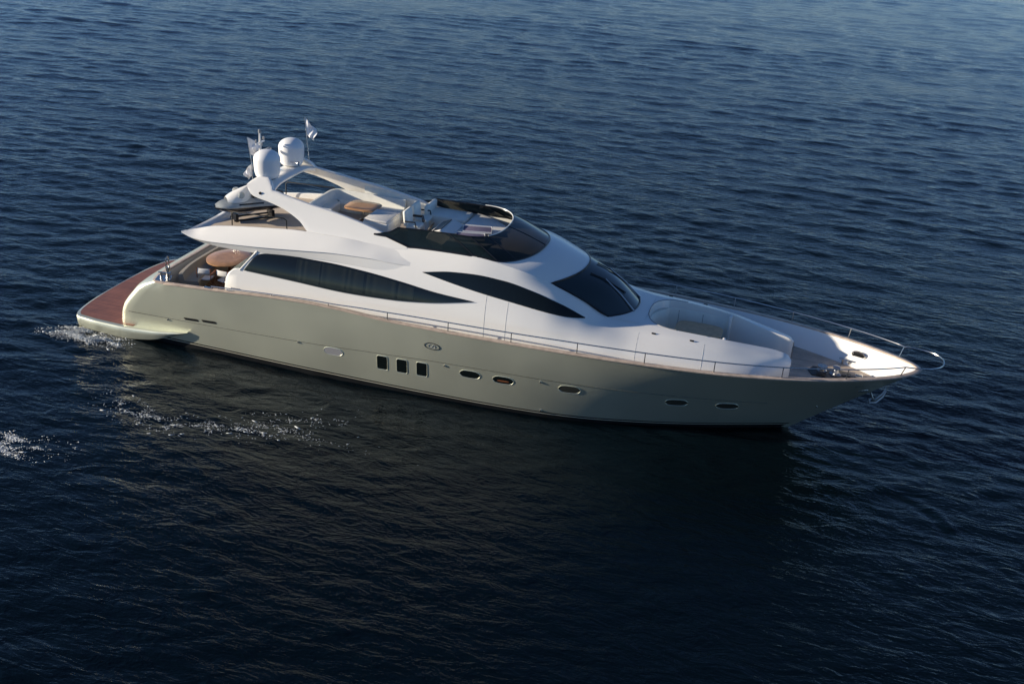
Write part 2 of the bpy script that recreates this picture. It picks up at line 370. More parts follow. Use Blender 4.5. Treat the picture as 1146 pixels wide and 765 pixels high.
# boot top and cream stripe, proud of the hull by a few millimetres
def band(z0, z1, off, x0=1.7, x1=25.4, y_extra=0):
    P = []
    for k in np.linspace(0, 1, 100):
        row = []
        for z in np.linspace(z0, z1, 4):
            x = x0+(stem_x(z)-.02-x0)*k; row.append((x+(.012 if k == 1 else 0), hull_y(x, z)+off if k < 1 else 0, z))
        P.append(row)
    return MB().grid2(np.array(P))
part('boot_top', band(-.25, .17, .006), 'boot')
part('waterline_stripe', band(.17, .20, .007), 'stripe')
part('boot_line', band(.20, .25, .0065), 'boot')
kz = pchip([1.58, 3.4, 8.7, 11.6, 14.1, 17.5, 20.3, 23, 25], [1.04, 1.08, 1.25, 1.42, 1.56, 1.62, 1.60, 1.54, 1.48])
for s in (-1, 1):
    part('hull_moulding', MB().tube([(x, s*(hull_y(x, kz(x))+.002), kz(x)) for x in np.linspace(1.75, 24.8, 90)], .011, 6), 'groove')
# rail cap, bulwark inner face
def ring_path(inset, t=1.0):
    P = level_loop(t); n = len(P); out = []
    Q = np.vstack([P, (P*[1, -1, 1])[::-1][1:]])[:, :3]
    m = len(Q); d = np.gradient(Q[:, :2], axis=0); nrm = np.stack([d[:, 1], -d[:, 0]], -1); nrm /= np.maximum(np.linalg.norm(nrm, axis=1), 1e-6)[:, None]
    c = Q[:, :2].mean(0)
    sign = np.sign(((c-Q[:, :2])*nrm).sum(1)); k = 1 if np.median(sign) > 0 else -1
    R = Q.copy(); R[:, :2] += k*nrm*inset; R[0, 1] = max(R[0, 1], 0)
    # keep the near-stem part on its own side
    half = n-1
    R[:half, 1] = np.maximum(R[:half, 1], 0.0); R[half+1:, 1] = np.minimum(R[half+1:, 1], 0.0)
    return R
pa, pb, pc, pd = ring_path(-.025), ring_path(.01), ring_path(.13), ring_path(.15)
def zadd(P, d): Q = P.copy(); Q[:, 2] += d; return Q
capP = np.stack([zadd(pa, -.02), zadd(pa, .015), zadd(pb, .035), zadd(pc, .035), zadd(pd, .015), zadd(pd, -.02)], 1)
part('rail_cap', MB().grid(capP), 'teak_cap', ang=40)
def wall_from(P, zf, x0, x1, m, name, off=0):
    idx = [i for i in range(len(P)) if x0 <= P[i][0] <= x1]
    runs, cur = [], [idx[0]]
    for i in idx[1:]:
        if i == cur[-1]+1: cur.append(i)
        else: runs.append(cur); cur = [i]
    runs.append(cur); mb = MB()
    for r in runs:
        if len(r) > 1:
            rows = []
            for i in r:
                x, y, z = P[i]; row = []
                for k in np.linspace(0, 1, 5):
                    zz = z+(zf-z)*k; xx = min(x, stem_x(zz)-.22) if k > 0 else x; hy = hull_y(xx, zz)-.10 if x > 12 else 9
                    row.append((xx, math.copysign(min(abs(y), max(hy, 0)), y), zz))
                rows.append(row)
            mb.grid(rows)
    return part(name, mb, m, ang=60)
pin = ring_path(.135)
DZ = 2.25
wall_from(pin, DZ-.03, 5.75, 40, 'white', 'bulwark')
wall_from(pin, 1.7, -5, 5.8, 'white2', 'cockpit_coaming')
# decks
dx = np.concatenate([np.linspace(7.3, 24, 60), np.linspace(24.2, 29.22, 40)])
part('main_deck', MB().grid([[(x, max(min(SB(x)-.12, hull_y(x, DZ)-.06), .0)*v, DZ) for v in np.linspace(-1, 1, 9)] for x in dx if hull_y(x, DZ) > .07]), 'teak_grey')
cx = [(2.75, 2.9), (3.0, 3.08), (3.4, 3.2), (5.0, 3.25), (5.75, 3.26), (5.76, 2.85), (7.3, 2.85)]
part('cockpit_deck', MB().grid([[(x, y*v, 1.75) for v in (-1, -.5, 0, .5, 1)] for x, y in cx]), 'teak')
pair('deck_step', MB().prism([(5.74, 1.74), (5.74, 2.249), (7.3, 2.249), (7.3, 1.74)], 'y', -3.26, -2.87), 'white')
# swim platform
def plat_y(x):
    if x < -.35: return 3.32*abs(1-abs((x+.35)/.62)**2.6)**(1/2.6) if x > -.97 else 0
    return float(np.interp(x, [-.35, .3, 1.4, 3.0, 3.8, 4.2], [3.32, 3.42, 3.47, 3.46, 3.40, 3.33]))
xs = np.concatenate([-.97+.62*(np.linspace(0, 1, 14)**2), np.linspace(-.2, 4.2, 26)])
PT = pchip([-1, 1.5, 3, 4.2], [.45, .47, .55, .68]); PB = pchip([-1, -.5, 1.2, 2.5, 3.3, 4.2], [.10, .0, -.05, .08, .30, .66])
P = []
for x in xs:
    y = plat_y(x); zt = PT(x); zb = PB(x); e = min(.05, (zt-zb)*.4); inner = 0 if x < 2.2 else min(y, 2.9)
    P.append([(x, 0, zt-.004), (x, max(y-.10, 0), zt-.004), (x, max(y-.03, 0), zt-.012), (x, y, zt-e), (x, y-.01, (zt+zb)/2), (x, max(y-.06, 0), zb+.02), (x, max(y-.4, 0), zb-.05), (x, 0, zb-.1)])
sp = part('swim_platform', MB().grid2(np.array(P)), 'hull', ang=50)
xs2 = [x for x in xs if x <= 2.0]
part('platform_teak', MB().grid([[(x+.05 if x < -.5 else x, max(plat_y(x)-.17, .0)*v, PT(x)+.006) for v in np.linspace(-1, 1, 9)] for x in xs2]), 'teak_red', parent=sp)
# ---------------------------------------------------------------- house
hx = np.unique(np.concatenate([np.linspace(6.12, 17.25, 70), np.linspace(17.25, 20.35, 30), np.linspace(20.4, 25.28, 50)]))
SIDE = []
for x in hx:
    zl = 9 if x > 6.86 else 3.38+max(0, x-6.27)*1.18
    q = secf(x); SIDE.append([(x, a, b) if b <= zl else (x, float(np.interp(zl, q[:, 1], q[:, 0])), zl) for a, b in q])
house = MB().grid2(np.array(SIDE))
# after-end of the side: curved fashion plate that runs down to the rail at x 5.6
fp = []
for z, xa in ((2.15, 5.60), (2.6, 5.60), (2.95, 5.64), (3.15, 5.74), (3.30, 5.90), (3.38, 6.13)):
    y = side_y(6.1, z); fp.append([(xa, y-.10, z), (xa+.01, y-.03, z), (xa+.06, y, z), (6.13, y, z)])
house.grid2(np.array(fp))
house.grid2(np.array([[(r[0][0], r[0][1], r[0][2]), (6.13, side_y(6.1, r[0][2])-.10, r[0][2])] for r in fp]))
# forward ends of the two foredeck arms
e = SIDE[-1]; house.grid2(np.array([[p, (25.31, .87+(p[1]-.87)*.6, p[2]-.02)] for p in e])); 
# roof between the shoulders forward of the flybridge and brow over the windscreen
NV = 33
def edge_line(r):     # r 0..1 from x 14.5 to the upper corner of the windscreen
    xe = 14.5+2.75*r; s = sec(xe); return xe, s[-1][0], s[-1][1]
def roof_pt(r, v):
    xe, ye, ze = edge_line(r); c = float(np.interp(r, [0, .4, .7, 1], [.03, .19, .22, .13]))
    k = 1-abs(v)**2.2; return (xe+.80*r*k, ye*v, ze+c*k)
house.grid([[roof_pt(r, v) for v in np.linspace(-1, 1, NV)] for r in np.linspace(.10, 1, 24)])
def ws_bot(v): return (19.2+.76*(1-abs(v)**2.3), 1.46*v, 3.50+.0*(1-v*v))
# scuttle between windscreen foot and foredeck well
XW0, XW1 = 20.38, 21.5
def well_half(x):
    if x <= XW0: return 0.0
    if x >= XW1: return sec(x)[-1][0]
    t = (x-XW0)/(XW1-XW0); return 1.30*(1-(1-t)**2.6)**(1/2.6)
P = []
for v in np.linspace(0, 1, 17):
    bx, by_, bz_ = ws_bot(v); P.append([])
    for k in np.linspace(0, 1, 8):
        xe = 19.2+(XW0-19.2)*k; s = sec(xe)[-1]; tx = XW0*1.0
        P[-1].append((bx+(XW0-bx)*k if True else 0, by_+(s[0]*v-by_)*k, bz_+(sec(XW0)[-1][1]+.035*(1-v*v)-bz_)*k))
P = np.array(P)
# outer strip closes to the shoulder edge
house.grid2(P)
# the shoulder edge between x 19.2 and XW0 meets v=1 row: fill
v1 = P[-1]; house.grid2(np.array([[tuple(p), (p[0], sec(p[0])[-1][0]+.0, sec(p[0])[-1][1])] for p in v1]))
wx = XW0+(XW1-XW0)*np.linspace(0, 1, 26)**2
P = []
for x in wx:
    w = well_half(x); s = sec(x)[-1]; P.append([(x, w+(s[0]-w)*k, s[1]+.035*(1-(w/1.3))*(1-k)) for k in np.linspace(0, 1, 6)])
house.grid2(np.array(P))
# inner faces of the well and of the walkway between the arms
ix = np.concatenate([wx, np.linspace(XW1+.05, 25.28, 44)]); P = []
for x in ix:
    w = well_half(x); z = sec(x)[-1][1]+(.035*(1-w/1.3) if x < XW1 else 0); P.append([(x, w, z), (x, max(w-.015, 0), z-.02), (x, max(w-.02, 0), DZ+.004)])
house.grid2(np.array(P))
sup = part('superstructure', house, 'white', ang=32)
# dark gap line round the aft rim of the well
part('well_trim', MB().tube([(x, -well_half(x)-.004, sec(x)[-1][1]+.035*(1-well_half(x)/1.3)+.004) for x in wx[::-1]]+[(x, well_half(x)+.004, sec(x)[-1][1]+.035*(1-well_half(x)/1.3)+.004) for x in wx[1:]], .014, 6), 'grey')
# windscreen, in three panes divided by thin mullions
def ws_pt(s, v, o=0):
    a = np.array(roof_pt(1.0, v)); b = np.array(ws_bot(v)); p = a+(b-a)*s
    bul = .16*math.sin(math.pi*s)*(1-.6*v*v); p = p+np.array([.45, .25*v, .85])*bul
    return p+np.array([.5, .2*v, .8])*o
wsf = part('windscreen', MB().grid([[ws_pt(s, v, -.01) for v in np.linspace(-1, 1, 49)] for s in np.linspace(0, 1, 20)]), 'glass2', ang=80)
fr = [ws_pt(0, v, .004) for v in np.linspace(-1, 1, 40)]+[ws_pt(s, 1, .004) for s in np.linspace(0, 1, 16)[1:]]+[ws_pt(1, v, .004) for v in np.linspace(1, -1, 40)[1:]]+[ws_pt(s, -1, .004) for s in np.linspace(1, 0, 16)[1:-1]]
part('windscreen_frame', MB().tube(fr, .028, 6, closed=True), 'black', parent=wsf)
for v0, v1, s1 in ((-.42, -.22, .35), (.50, .36, .35)):
    a, b_ = ws_pt(1.03, v0, .05), ws_pt(s1, v1, .06)
    w_ = part('wiper', MB().tube([a, (a+b_)/2+np.array([.02, 0, .03]), b_], [.026, .022, .016], 6), 'steel_dull')
    mid = ws_pt(.36, v1, .03); part('wiper_blade', MB().tube([ws_pt(.12, v1-.06, .03), mid, ws_pt(.72, v1+.10, .03)], .024, 5), 'rubber', parent=w_)
# side windows
def surf_window(name, top, bot, off, m, parent=yacht, n=70, rows=9, x0=None, x1=None):
    tx, tz = zip(*top); bx, bz = zip(*bot); ft = pchip(tx, tz); fb = pchip(bx, bz); a = max(min(tx), min(bx)); c = min(max(tx), max(bx))
    a = x0 or a; c = x1 or c; P = []
    for k in range(n):
        x = a+(c-a)*k/(n-1); z0, z1 = fb(x), max(ft(x), fb(x)+.002)
        P.append([(x, -side_y(x, z)-off, z) for z in np.linspace(z0, z1, rows)])
    return pair(name, MB().grid(np.array(P)), m, parent=parent, ang=70)
sal_t = [(6.36, 3.36), (6.87, 3.98), (7.2, 4.05), (8.4, 4.12), (9.44, 4.12), (10.85, 4.06), (12.25, 3.94), (13.61, 3.79), (14.90, 3.72)]
sal_b = [(6.36, 3.35), (8.13, 3.30), (10.22, 3.23), (11.89, 3.28), (13.23, 3.41), (14.90, 3.71)]
sw = surf_window('saloon_window', sal_t, sal_b, .030, 'pane', n=110)
up_t = [(12.93, 4.35), (13.98, 4.51), (14.8, 4.55), (15.76, 4.48), (16.73, 4.28), (17.7, 3.98), (18.56, 3.62)]
up_b = [(12.93, 4.335), (14.23, 4.13), (15.24, 3.99), (16.3, 3.86), (17.49, 3.70), (18.1, 3.62), (18.56, 3.60)]
uw = surf_window('wheelhouse_window', up_t, up_b, .016, 'glass', n=110)
def curtain(x0, x1, parent, ft, fb):
    t, b_ = pchip(*zip(*ft)), pchip(*zip(*fb)); P = []
    for x in np.linspace(x0, x1, 120):
        w = .006*math.sin(x*17+2*math.sin(x*3)+1.5*math.sin(x*7.3)); P.append([(x, -side_y(x, z)-.019-w, z) for z in np.linspace(b_(x)+.07, t(x)-.07, 5)])
    return MB().grid(np.array(P))
for k, w_ in enumerate(sw):
    s = 1-2*k; bk_ = MB(); P = []
    for x in np.linspace(6.40, 14.8, 90): P.append([(x, -s*(side_y(x, z)+.009), z) for z in np.linspace(pchip(*zip(*sal_b))(x)+.004, pchip(*zip(*sal_t))(x)-.004, 7)])
    part('dark_window_backing', MB().grid(P), 'dark', parent=w_)  # near-black sheet behind the pane; the cabin's darkness is put into its colour
    for x0, x1 in ((8.35, 9.25), (9.32, 10.9), (11.0, 12.1), (12.18, 12.75)):
        c_ = curtain(x0, x1, None, sal_t, sal_b); c_.v = [(x, y*s, z) for x, y, z in c_.v]; part('curtain', c_, 'curtain', parent=w_)
# door and panel gaps on the house side
for pts in ([(15.27, 3.97), (15.33, 2.3)], [(16.03, 3.86), (16.07, 2.3)], [(20.35, 3.30), (20.42, 2.9), (20.44, 2.3)], [(22.5, 3.22), (22.55, 2.8), (22.57, 2.3)]):
    f = [(pts[0][0]+(pts[-1][0]-pts[0][0])*k, pts[0][1]+(pts[-1][1]-pts[0][1])*k) for k in np.linspace(0, 1, 10)]
    for s in (-1, 1): part('panel_gap', MB().tube([(x, s*(side_y(x, z)+.0), z) for x, z in f], .007, 5), 'seam', parent=sup)
for x, z in ((20.82, 3.31), (22.08, 3.26)):
    for s in (-1, 1):
        y = side_y(x, z); part('deck_light', MB().box((x, s*(y+.0), z+.01), (.14, .06, .035), bev=.012, tilt=('X', -s*.9)), 'black')
# aft end: strut, glass side screen and the saloon bulkhead
pair('window_strut', MB().tube([(6.20, -side_y(6.3, 3.36)-.01, 3.33), (6.80, -side_y(6.8, 4.05)-.01, 4.07)], .032, 8), 'white')
pair('side_screen', MB().grid([[(5.95, -2.84, 3.36), (5.95, -2.84, 3.365)], [(6.30, -2.84, 3.34), (6.76, -2.66, 4.05)]]), 'clear', solid=.012)
bk = part('saloon_bulkhead', MB().box((7.25, 0, 2.9), (.06, 5.1, 2.3)), 'dark')
part('saloon_door', MB().box((7.20, 0, 2.85), (.05, 5.0, 2.2), bev=.01), 'glass', parent=bk)
for y in (-.9, 0, .9): part('door_frame', MB().box((7.165, y, 2.85), (.03, .06, 2.1)), 'steel_dull', parent=bk)
# ---------------------------------------------------------------- flybridge
FD = 4.62
def fdz(x): return float(np.interp(x, [3.8, 4.6, 6.8, 8], [4.22, 4.42, 4.58, FD]))
WZ = {3.78: (4.23, 4.245, 4.27, 4.29), 4.2: (4.09, 4.15, 4.28, 4.37), 4.7: (4.0, 4.12, 4.38, 4.51), 5.5: (3.96, 4.16, 4.47, 4.64), 6.8: (3.97, 4.24, 4.58, 4.80), 8.5: (4.12, 4.38, 4.68, 4.94), 9.8: (4.17, 4.48, 4.74, 4.95), 11.0: (4.16, 4.50, 4.74, 4.90), 11.9: (4.20, 4.45, 4.70, 4.90), 12.7: (4.28, 4.44, 4.62, 4.84)}
WY = {3.78: (2.58, 2.60, 2.58, 2.54), 4.2: (2.62, 2.67, 2.50, 2.36), 5.5: (2.65, 2.72, 2.49, 2.25), 9.8: (2.61, 2.60, 2.42, 2.27), 11.0: (2.60, 2.545, 2.34, 2.20), 11.9: (2.56, 2.49, 2.30, 2.16), 12.7: (2.50, 2.42, 2.30, 2.18)}
wz = pchip(sorted(WZ), np.array([WZ[k] for k in sorted(WZ)])); wy = pchip(sorted(WY), np.array([WY[k] for k in sorted(WY)]))
P = []
for x in np.concatenate([3.78+.9*np.linspace(0, 1, 12)**1.6, np.linspace(4.8, 12.7, 60)]):
    z, y = wz(x), wy(x); k = float(np.clip((x-3.78)/.5, .0, 1)); sk = float(np.clip((12.7-x)/1.2, 0, 1)); o = .035*sk
    thin = .10*k
    row = [(x, y[0]-.35*k, z[0]+.03), (x, y[0]-.02, z[0]), (x, y[0], z[0]+.01), (x, y[1]-.0, z[1]-.012), (x, y[1]+o, z[1]+.012), (x, (y[1]+y[2])/2+.02+o*.8, (z[1]+z[2])/2+.01), (x, y[2]+o*.6, z[2]), (x, y[3]+.005, z[3]-.02), (x, y[3]-.025, z[3]), (x, y[3]-.07*max(k, .3), z[3]), (x, y[3]-.10*max(k, .3), z[3]-.03), (x, y[3]-.12*max(k, .3), min(fdz(x)-.01, z[3]-.035))]
    P.append(row)
P[0] = [(3.74, 2.57, 4.28)]*len(P[0])
part('flybridge_wing', MB().grid2(np.array(P)), 'white', ang=28)
# aft end of the flybridge deck and its underside
def aft_x(y): y = abs(y); return 4.36-.08*min(1, y/1.4)**2 - .42*max(0, (y-1.3)/1.2)**1.4
def aft_z(y): return 4.60-.30*(abs(y)/2.5)**2.2
P = []
for v in np.linspace(-1, 1, 25):
    y = 2.5*v; xa = aft_x(y); z = aft_z(y); f_ = min(fdz(xa+.4), z-.06); yi = y*.93
    P.append([(xa+.42, yi, f_), (xa+.34, yi, f_+.01), (xa+.27, yi, z-.01), (xa+.20, yi, z+.02), (xa+.04, y, z), (xa-.03, y, z-.07), (xa+.03, y, z-.18+.1*abs(v)**3), (xa+.5, y, 4.12), (6.4, y*1.0, 4.09), (7.3, y*1.0, 4.09)])
part('flybridge_overhang', MB().grid(P), 'white', ang=40)
part('flybridge_deck', MB().grid([[(x, y*v, fdz(x)+.006) for v in np.linspace(-1, 1, 9)] for x, y in [(4.55, 2.2), (5.2, 2.18), (6, 2.16), (7, 2.15), (8, 2.15), (11, 2.14), (13.2, 2.03), (14.6, 2.0)]]), 'beige')
# coaming: swept side panel that becomes the foot of the radar arch
LEG = pchip([5.93, 6.06, 6.25, 6.62, 6.82, 6.95, 7.2, 7.5, 8.1, 8.6, 9.3, 10.25, 10.9, 11.3, 11.7, 12.2],
            [(6.06, 6.10), (5.91, 6.23), (5.77, 6.34), (5.69, 6.36), (5.66, 6.24), (5.63, 6.04), (5.57, 5.99), (5.48, 5.93), (5.22, 5.84), (4.86, 5.76), (4.72, 5.67), (4.70, 5.50), (4.74, 5.36), (4.78, 5.26), (4.82, 5.16), (4.88, 5.04)])
def leg_y(z): return float(np.interp(z, [4.6, 4.8, 5.1, 5.5, 5.85, 6.1, 6.4], [2.235, 2.225, 2.08, 1.92, 1.83, 1.68, 1.44]))
def leg_grid(x0, x1, n, th=.14):
    P = []
    for x in np.linspace(x0, x1, n):
        a, b_ = LEG(x); zs = np.linspace(a, b_, 8); e = min(.03, (b_-a)*.3)
        row = [(x, leg_y(a)-th+.02, a+.0), (x, leg_y(a)-.03, a)]+[(x, leg_y(z)-(0 if 0 < i < 7 else .012), z+(0 if i else .004)) for i, z in enumerate(zs)]+[(x, leg_y(b_)-.04, b_+.012), (x, leg_y(b_)-th+.03, b_+.012), (x, leg_y(b_)-th, b_-e), (x, leg_y(a)-th, a+e)]
        P.append(row+[row[0]])
    return P
arch = MB(); P = leg_grid(5.93, 12.2, 120); arch.grid2(np.array(P))
for r in (P[0], P[-1]): arch.add(r[:-1], [tuple(range(len(r)-1))]); arch.add([(a, -b_, c) for a, b_, c in r[:-1]], [tuple(range(len(r)-1))])
# cross member
P = []
for v in np.linspace(-1, 1, 41):
    y = 1.70*v; k = 1-abs(v)**4; zt = 5.98+.19*k; xf = 6.98-.12*k; xb = 6.02; th = .10+.05*abs(v)**4
    P.append([(xb, y, zt-.03), (xb+.08, y, zt+.02), (xb+.5, y, zt+.045), (xf-.10, y, zt+.02), (xf, y, zt-.04), (xf-.02, y, zt-th-.02), (xf-.14, y, zt-th-.05), (xb+.3, y, zt-th-.05), (xb, y, zt-th+.02), (xb, y, zt-.03)])
arch.grid(np.array(P))
arch_o = part('radar_arch', arch, 'white', ang=35)
pair('arch_speaker', MB().tube([(6.52, -1.80, 5.90), (6.52, -1.835, 5.90)], .05, 14), 'black', parent=arch_o)
# inner face of the flybridge coaming with its upholstery
P = []
for x in np.linspace(8.9, 14.7, 50):
    zt = max(LEG(x)[1]-.05, 5.06) if x < 12.2 else 5.055; yt = 1.79 if x < 11 else float(np.interp(x, [11, 12.4, 14.7], [1.80, 1.98, 2.05]))
    P.append([(x, yt+.10, zt+.01), (x, yt, zt+.015), (x, yt-.02, zt-.03), (x, yt-.02, FD)])
pair('flybridge_liner', MB().grid(np.array(P)*[1, -1, 1]), 'fabric', ang=40)
# smoked windshield round the front of the flybridge
def base_pt(k):      # k -1..1 round the front, |k|>.. runs down the sides
    a = abs(k); s = 1 if k > 0 else -1
    if a > .42:
        x = 15.15-(a-.42)/.58*(15.15-10.95); 
        if x >= 14.5:
            r = (x-14.5)/2.75; xe, ye, ze = edge_line(r); return (x, s*ye*.985, ze+.015)
        y, z = sec(x)[-1]
        if x < 12.2: z = max(z, min(LEG(x)[1]-.04, 5.2)); y = leg_y(z)+.012
        return (x, s*(y+.004), z+.015)
    th = a/.42*math.pi/2; v = abs(math.sin(th))**(2/2.9)*.985; r = .235+.33*abs(math.cos(th))**(2/2.2)
    p = roof_pt(r, v); return (p[0], s*p[1], p[2]+.015)
def rim_pt(k):
    a = abs(k); s = 1 if k > 0 else -1
    if a > .42:
        q = (a-.42)/.58; x = 13.9-q*(13.9-10.9); z = 5.58-.10*q-.05*max(0, (q-.8)/.2); y = 1.72+.17*max(0, (q-.35)/.65)
        return (x, s*y, z)
    th = a/.42*math.pi/2; return (13.9+1.2*abs(math.cos(th))**(2/2.4), s*1.72*abs(math.sin(th))**(2/2.6), 5.58-.03*math.cos(th))
KS = np.concatenate([np.linspace(-1, -.42, 30), np.linspace(-.42, .42, 61)[1:-1], np.linspace(.42, 1, 30)])
P = []
for k in KS:
    a, b_ = np.array(base_pt(k)), np.array(rim_pt(k)); t = min(1, (1-abs(k))/.16+.02)
    b_ = a+(b_-a)*t; P.append([a+(b_-a)*w*1.0+np.array([0, 0, .03])*math.sin(math.pi*w) for w in np.linspace(0, 1, 6)])
fw = part('flybridge_windshield', MB().grid(P), 'flyglass', ang=80)
part('windshield_rim', MB().tube([tuple(np.array(rim_pt(k))+[0, 0, .012]) for k in KS if -.22 < k < .46], .018, 8), 'white', parent=fw)
part('windshield_rim_black', MB().tube([tuple(np.array(base_pt(k))+(np.array(rim_pt(k))-base_pt(k))*min(1, (1-abs(k))/.16+.02)+[0, 0, -.012]) for k in KS], .026, 8), 'black', parent=fw)
part('windshield_seal', MB().tube([tuple(np.array(base_pt(k))+[0, 0, .0]) for k in KS], .030, 8), 'black', parent=fw)
for k in (-.50, -.36, -.22, .0, .22, .36, .50):
    a, b_ = np.array(base_pt(k)), np.array(rim_pt(k)); part('windshield_post', MB().tube([a, (a+b_)/2+np.array([0, 0, .03]), b_], .02, 6), 'black', parent=fw)
# dash ledge inside the windshield
P = []
for r in np.linspace(0, 1, 10):
    row = []
    for v in np.linspace(-1, 1, 25):
        w = 1-abs(v)**2.6; x = 13.35+(1.55*w+.15)*r*1.0+.25*r*(1-w); row.append((x+(1-w)*0, 1.95*v*(1-.06*r), 5.16-.03*r))
    P.append(row)
part('dash_ledge', MB().grid(P), 'white2')
part('dash_front', MB().box((13.36, 0, 4.89), (.05, 3.7, .53)), 'white2')
# sofa, U shaped, open forward, high curved back
def sofa(name, path, h_seat, h_back, zf, depth=.55, th=.13, m='fabric', closed=False, parent=yacht):
    P = np.array(path, float); d = np.gradient(P, axis=0); nn = np.stack([-d[:, 1], d[:, 0]], -1); nn /= np.linalg.norm(nn, axis=1)[:, None]
    def off(k, z): return np.column_stack([P+nn*k, np.full(len(P), z)])
    rows = [off(0, zf), off(0, zf+h_back-.03), off(.03, zf+h_back), off(th-.02, zf+h_back), off(th, zf+h_back-.04), off(th+.03, zf+h_seat+.03), off(th+.06, zf+h_seat), off(depth-.05, zf+h_seat), off(depth, zf+h_seat-.05), off(depth-.02, zf)]
    g = np.stack(rows, 1); mb = MB().grid(g)
    for e_ in (0, -1): mb.add(g[e_], [tuple(range(len(rows)))])
    return part(name, mb, m, ang=45, parent=parent)
def rounded(pts, r=.35, n=7):
    out = []
    for i, p in enumerate(pts):
        p = np.array(p, float)
        if i in (0, len(pts)-1): out.append(p); continue
        a = np.array(pts[i-1], float)-p; b_ = np.array(pts[i+1], float)-p; ra = min(r, .45*np.linalg.norm(a), .45*np.linalg.norm(b_))
        A = p+a/np.linalg.norm(a)*ra; B = p+b_/np.linalg.norm(b_)*ra
        for t in np.linspace(0, 1, n): out.append((1-t)**2*A+2*t*(1-t)*p+t*t*B)
    return out
sf = sofa('flybridge_sofa', rounded([(8.7, -.75), (7.62, -.75), (7.62, 1.72), (10.6, 1.72)][::-1], .5), .36, .70, FD)
so2 = part('sun_pad', MB().box((10.6, -.55, 4.98), (.95, 1.25, .62), bev=.05), 'white2')
part('sun_pad_cushion', MB().box((10.6, -.55, 5.33), (.90, 1.20, .10), bev=.045), 'fabric_w', parent=so2)
# helm seats and console
for y in (-.35, .45):
    hs = part('helm_seat', MB().box((11.78, y, 5.12), (.50, .62, .16), bev=.07), 'fabric')
    part('seat_back', MB().box((11.50, y, 5.42), (.14, .62, .56), bev=.06, tilt=('Y', -.12)), 'fabric', parent=hs)
    part('seat_base', MB().box((11.76, y, 4.83), (.34, .42, .42), bev=.03), 'white', parent=hs)
    for s in (-1, 1): part('armrest', MB().tube([(11.52, y+s*.34, 5.34), (11.9, y+s*.34, 5.36), (11.95, y+s*.34, 5.16)], .026, 8), 'rubber', parent=hs)
hc = part('helm_console', MB().prism([(12.75, FD), (12.45, 5.0), (12.55, 5.20), (12.95, 5.36), (13.36, 5.20), (13.36, FD)], 'y', -1.05, .35), 'white2', bevel=.03)
sw_ = MB(); ring = [(12.44+.03*math.cos(a)*0+.10*math.sin(a), -.55+.19*math.cos(a), 5.24+.16*math.sin(a)) for a in np.linspace(0, 2*math.pi, 25)[:-1]]
sw_.tube(ring, .018, 6, closed=True)
for a in (0, 2.1, 4.2): sw_.tube([(12.47, -.55, 5.23), (12.44+.10*math.sin(a), -.55+.19*math.cos(a), 5.24+.16*math.sin(a))], .012, 5)
part('steering_wheel', sw_, 'rubber', parent=hc)
part('instrument_panel', MB().box((12.80, -.35, 5.315), (.34, 1.1, .02), tilt=('Y', -.38)), 'black', parent=hc)
# port lounge seat ahead of the helm, then the two sun lounger frames on the dash
part('companion_seat', MB().box((12.5, 1.25, 4.93), (1.5, 1.0, .60), bev=.06), 'fabric')
part('companion_backrest', MB().box((11.75, 1.25, 5.30), (.16, 1.0, .45), bev=.06), 'fabric')
def lounge_pad(x, y, rz):
    o = part('dash_cushion', MB().box((x, y, 5.205), (1.0, .62, .07), rz=rz, bev=.03), 'towel')
    part('cushion_piping', MB().tube([(x+math.cos(rz)*a-math.sin(rz)*b_, y+math.sin(rz)*a+math.cos(rz)*b_, 5.235) for a, b_ in ((-.5, -.31), (.5, -.31), (.5, .31), (-.5, .31))], .035, 6, closed=True), 'white', parent=o)
lounge_pad(13.98, -.78, .28); lounge_pad(13.98, .02, .28)
# ---------------------------------------------------------------- radomes, mast
for y in (-.92, .92):
    prof = [(0, 0), (.24, 0), (.24, .08), (.37, .09), (.405, .13), (.44, .26), (.465, .48), (.47, .72)]
    prof += [(.47*math.cos(a)**.9, .72+.33*math.sin(a)) for a in np.linspace(.12, 1.5, 12)]+[(0, 1.05)]
    rd = part('radome', MB().lathe(prof, (6.32, y, 6.16), 40), 'radome', ang=60)
    part('radome_base', MB().lathe([(.0, -.02), (.30, -.02), (.30, .08), (.22, .12), (0, .12)], (6.32, y, 6.14), 24), 'grey', parent=rd)
mast = part('signal_mast', MB().tube([(5.55, 0, 5.9), (5.55, 0, 7.0), (5.55, 0, 7.50)], [.07, .05, .03], 10), 'white')
part('mast_foot', MB().tube([(6.2, 0, 6.28), (5.55, 0, 6.10)], .06, 8), 'white', parent=mast)
part('masthead_light', MB().lathe([(0, 0), (.05, 0), (.055, .05), (.05, .12), (0, .14)], (5.55, 0, 7.50), 14), 'grey', parent=mast)
part('crosstree', MB().box((5.55, 0, 7.15), (.06, .62, .04), bev=.01), 'white', parent=mast)
part('scanner', MB().box((5.72, .0, 6.86), (.14, .85, .10), bev=.04), 'grey', parent=mast)
for y, z in ((-.28, 7.2), (.28, 7.2), (.12, 7.0)):
    part('signal_lamp', MB().lathe([(0, 0), (.035, 0), (.04, .04), (.03, .11), (0, .12)], (5.55, y, z), 12), 'grey', parent=mast)
part('whip_antenna', MB().tube([(6.45, -.35, 6.35), (6.45, -.35, 6.72)], .012, 6), 'white')
hn = part('horn', MB().lathe([(.02, 0), (.02, .2), (.05, .30), (.075, .33)], (6.6, .30, 6.5), 14, rot=Matrix.Rotation(R_(90), 3, 'Y')), 'steel_dull')
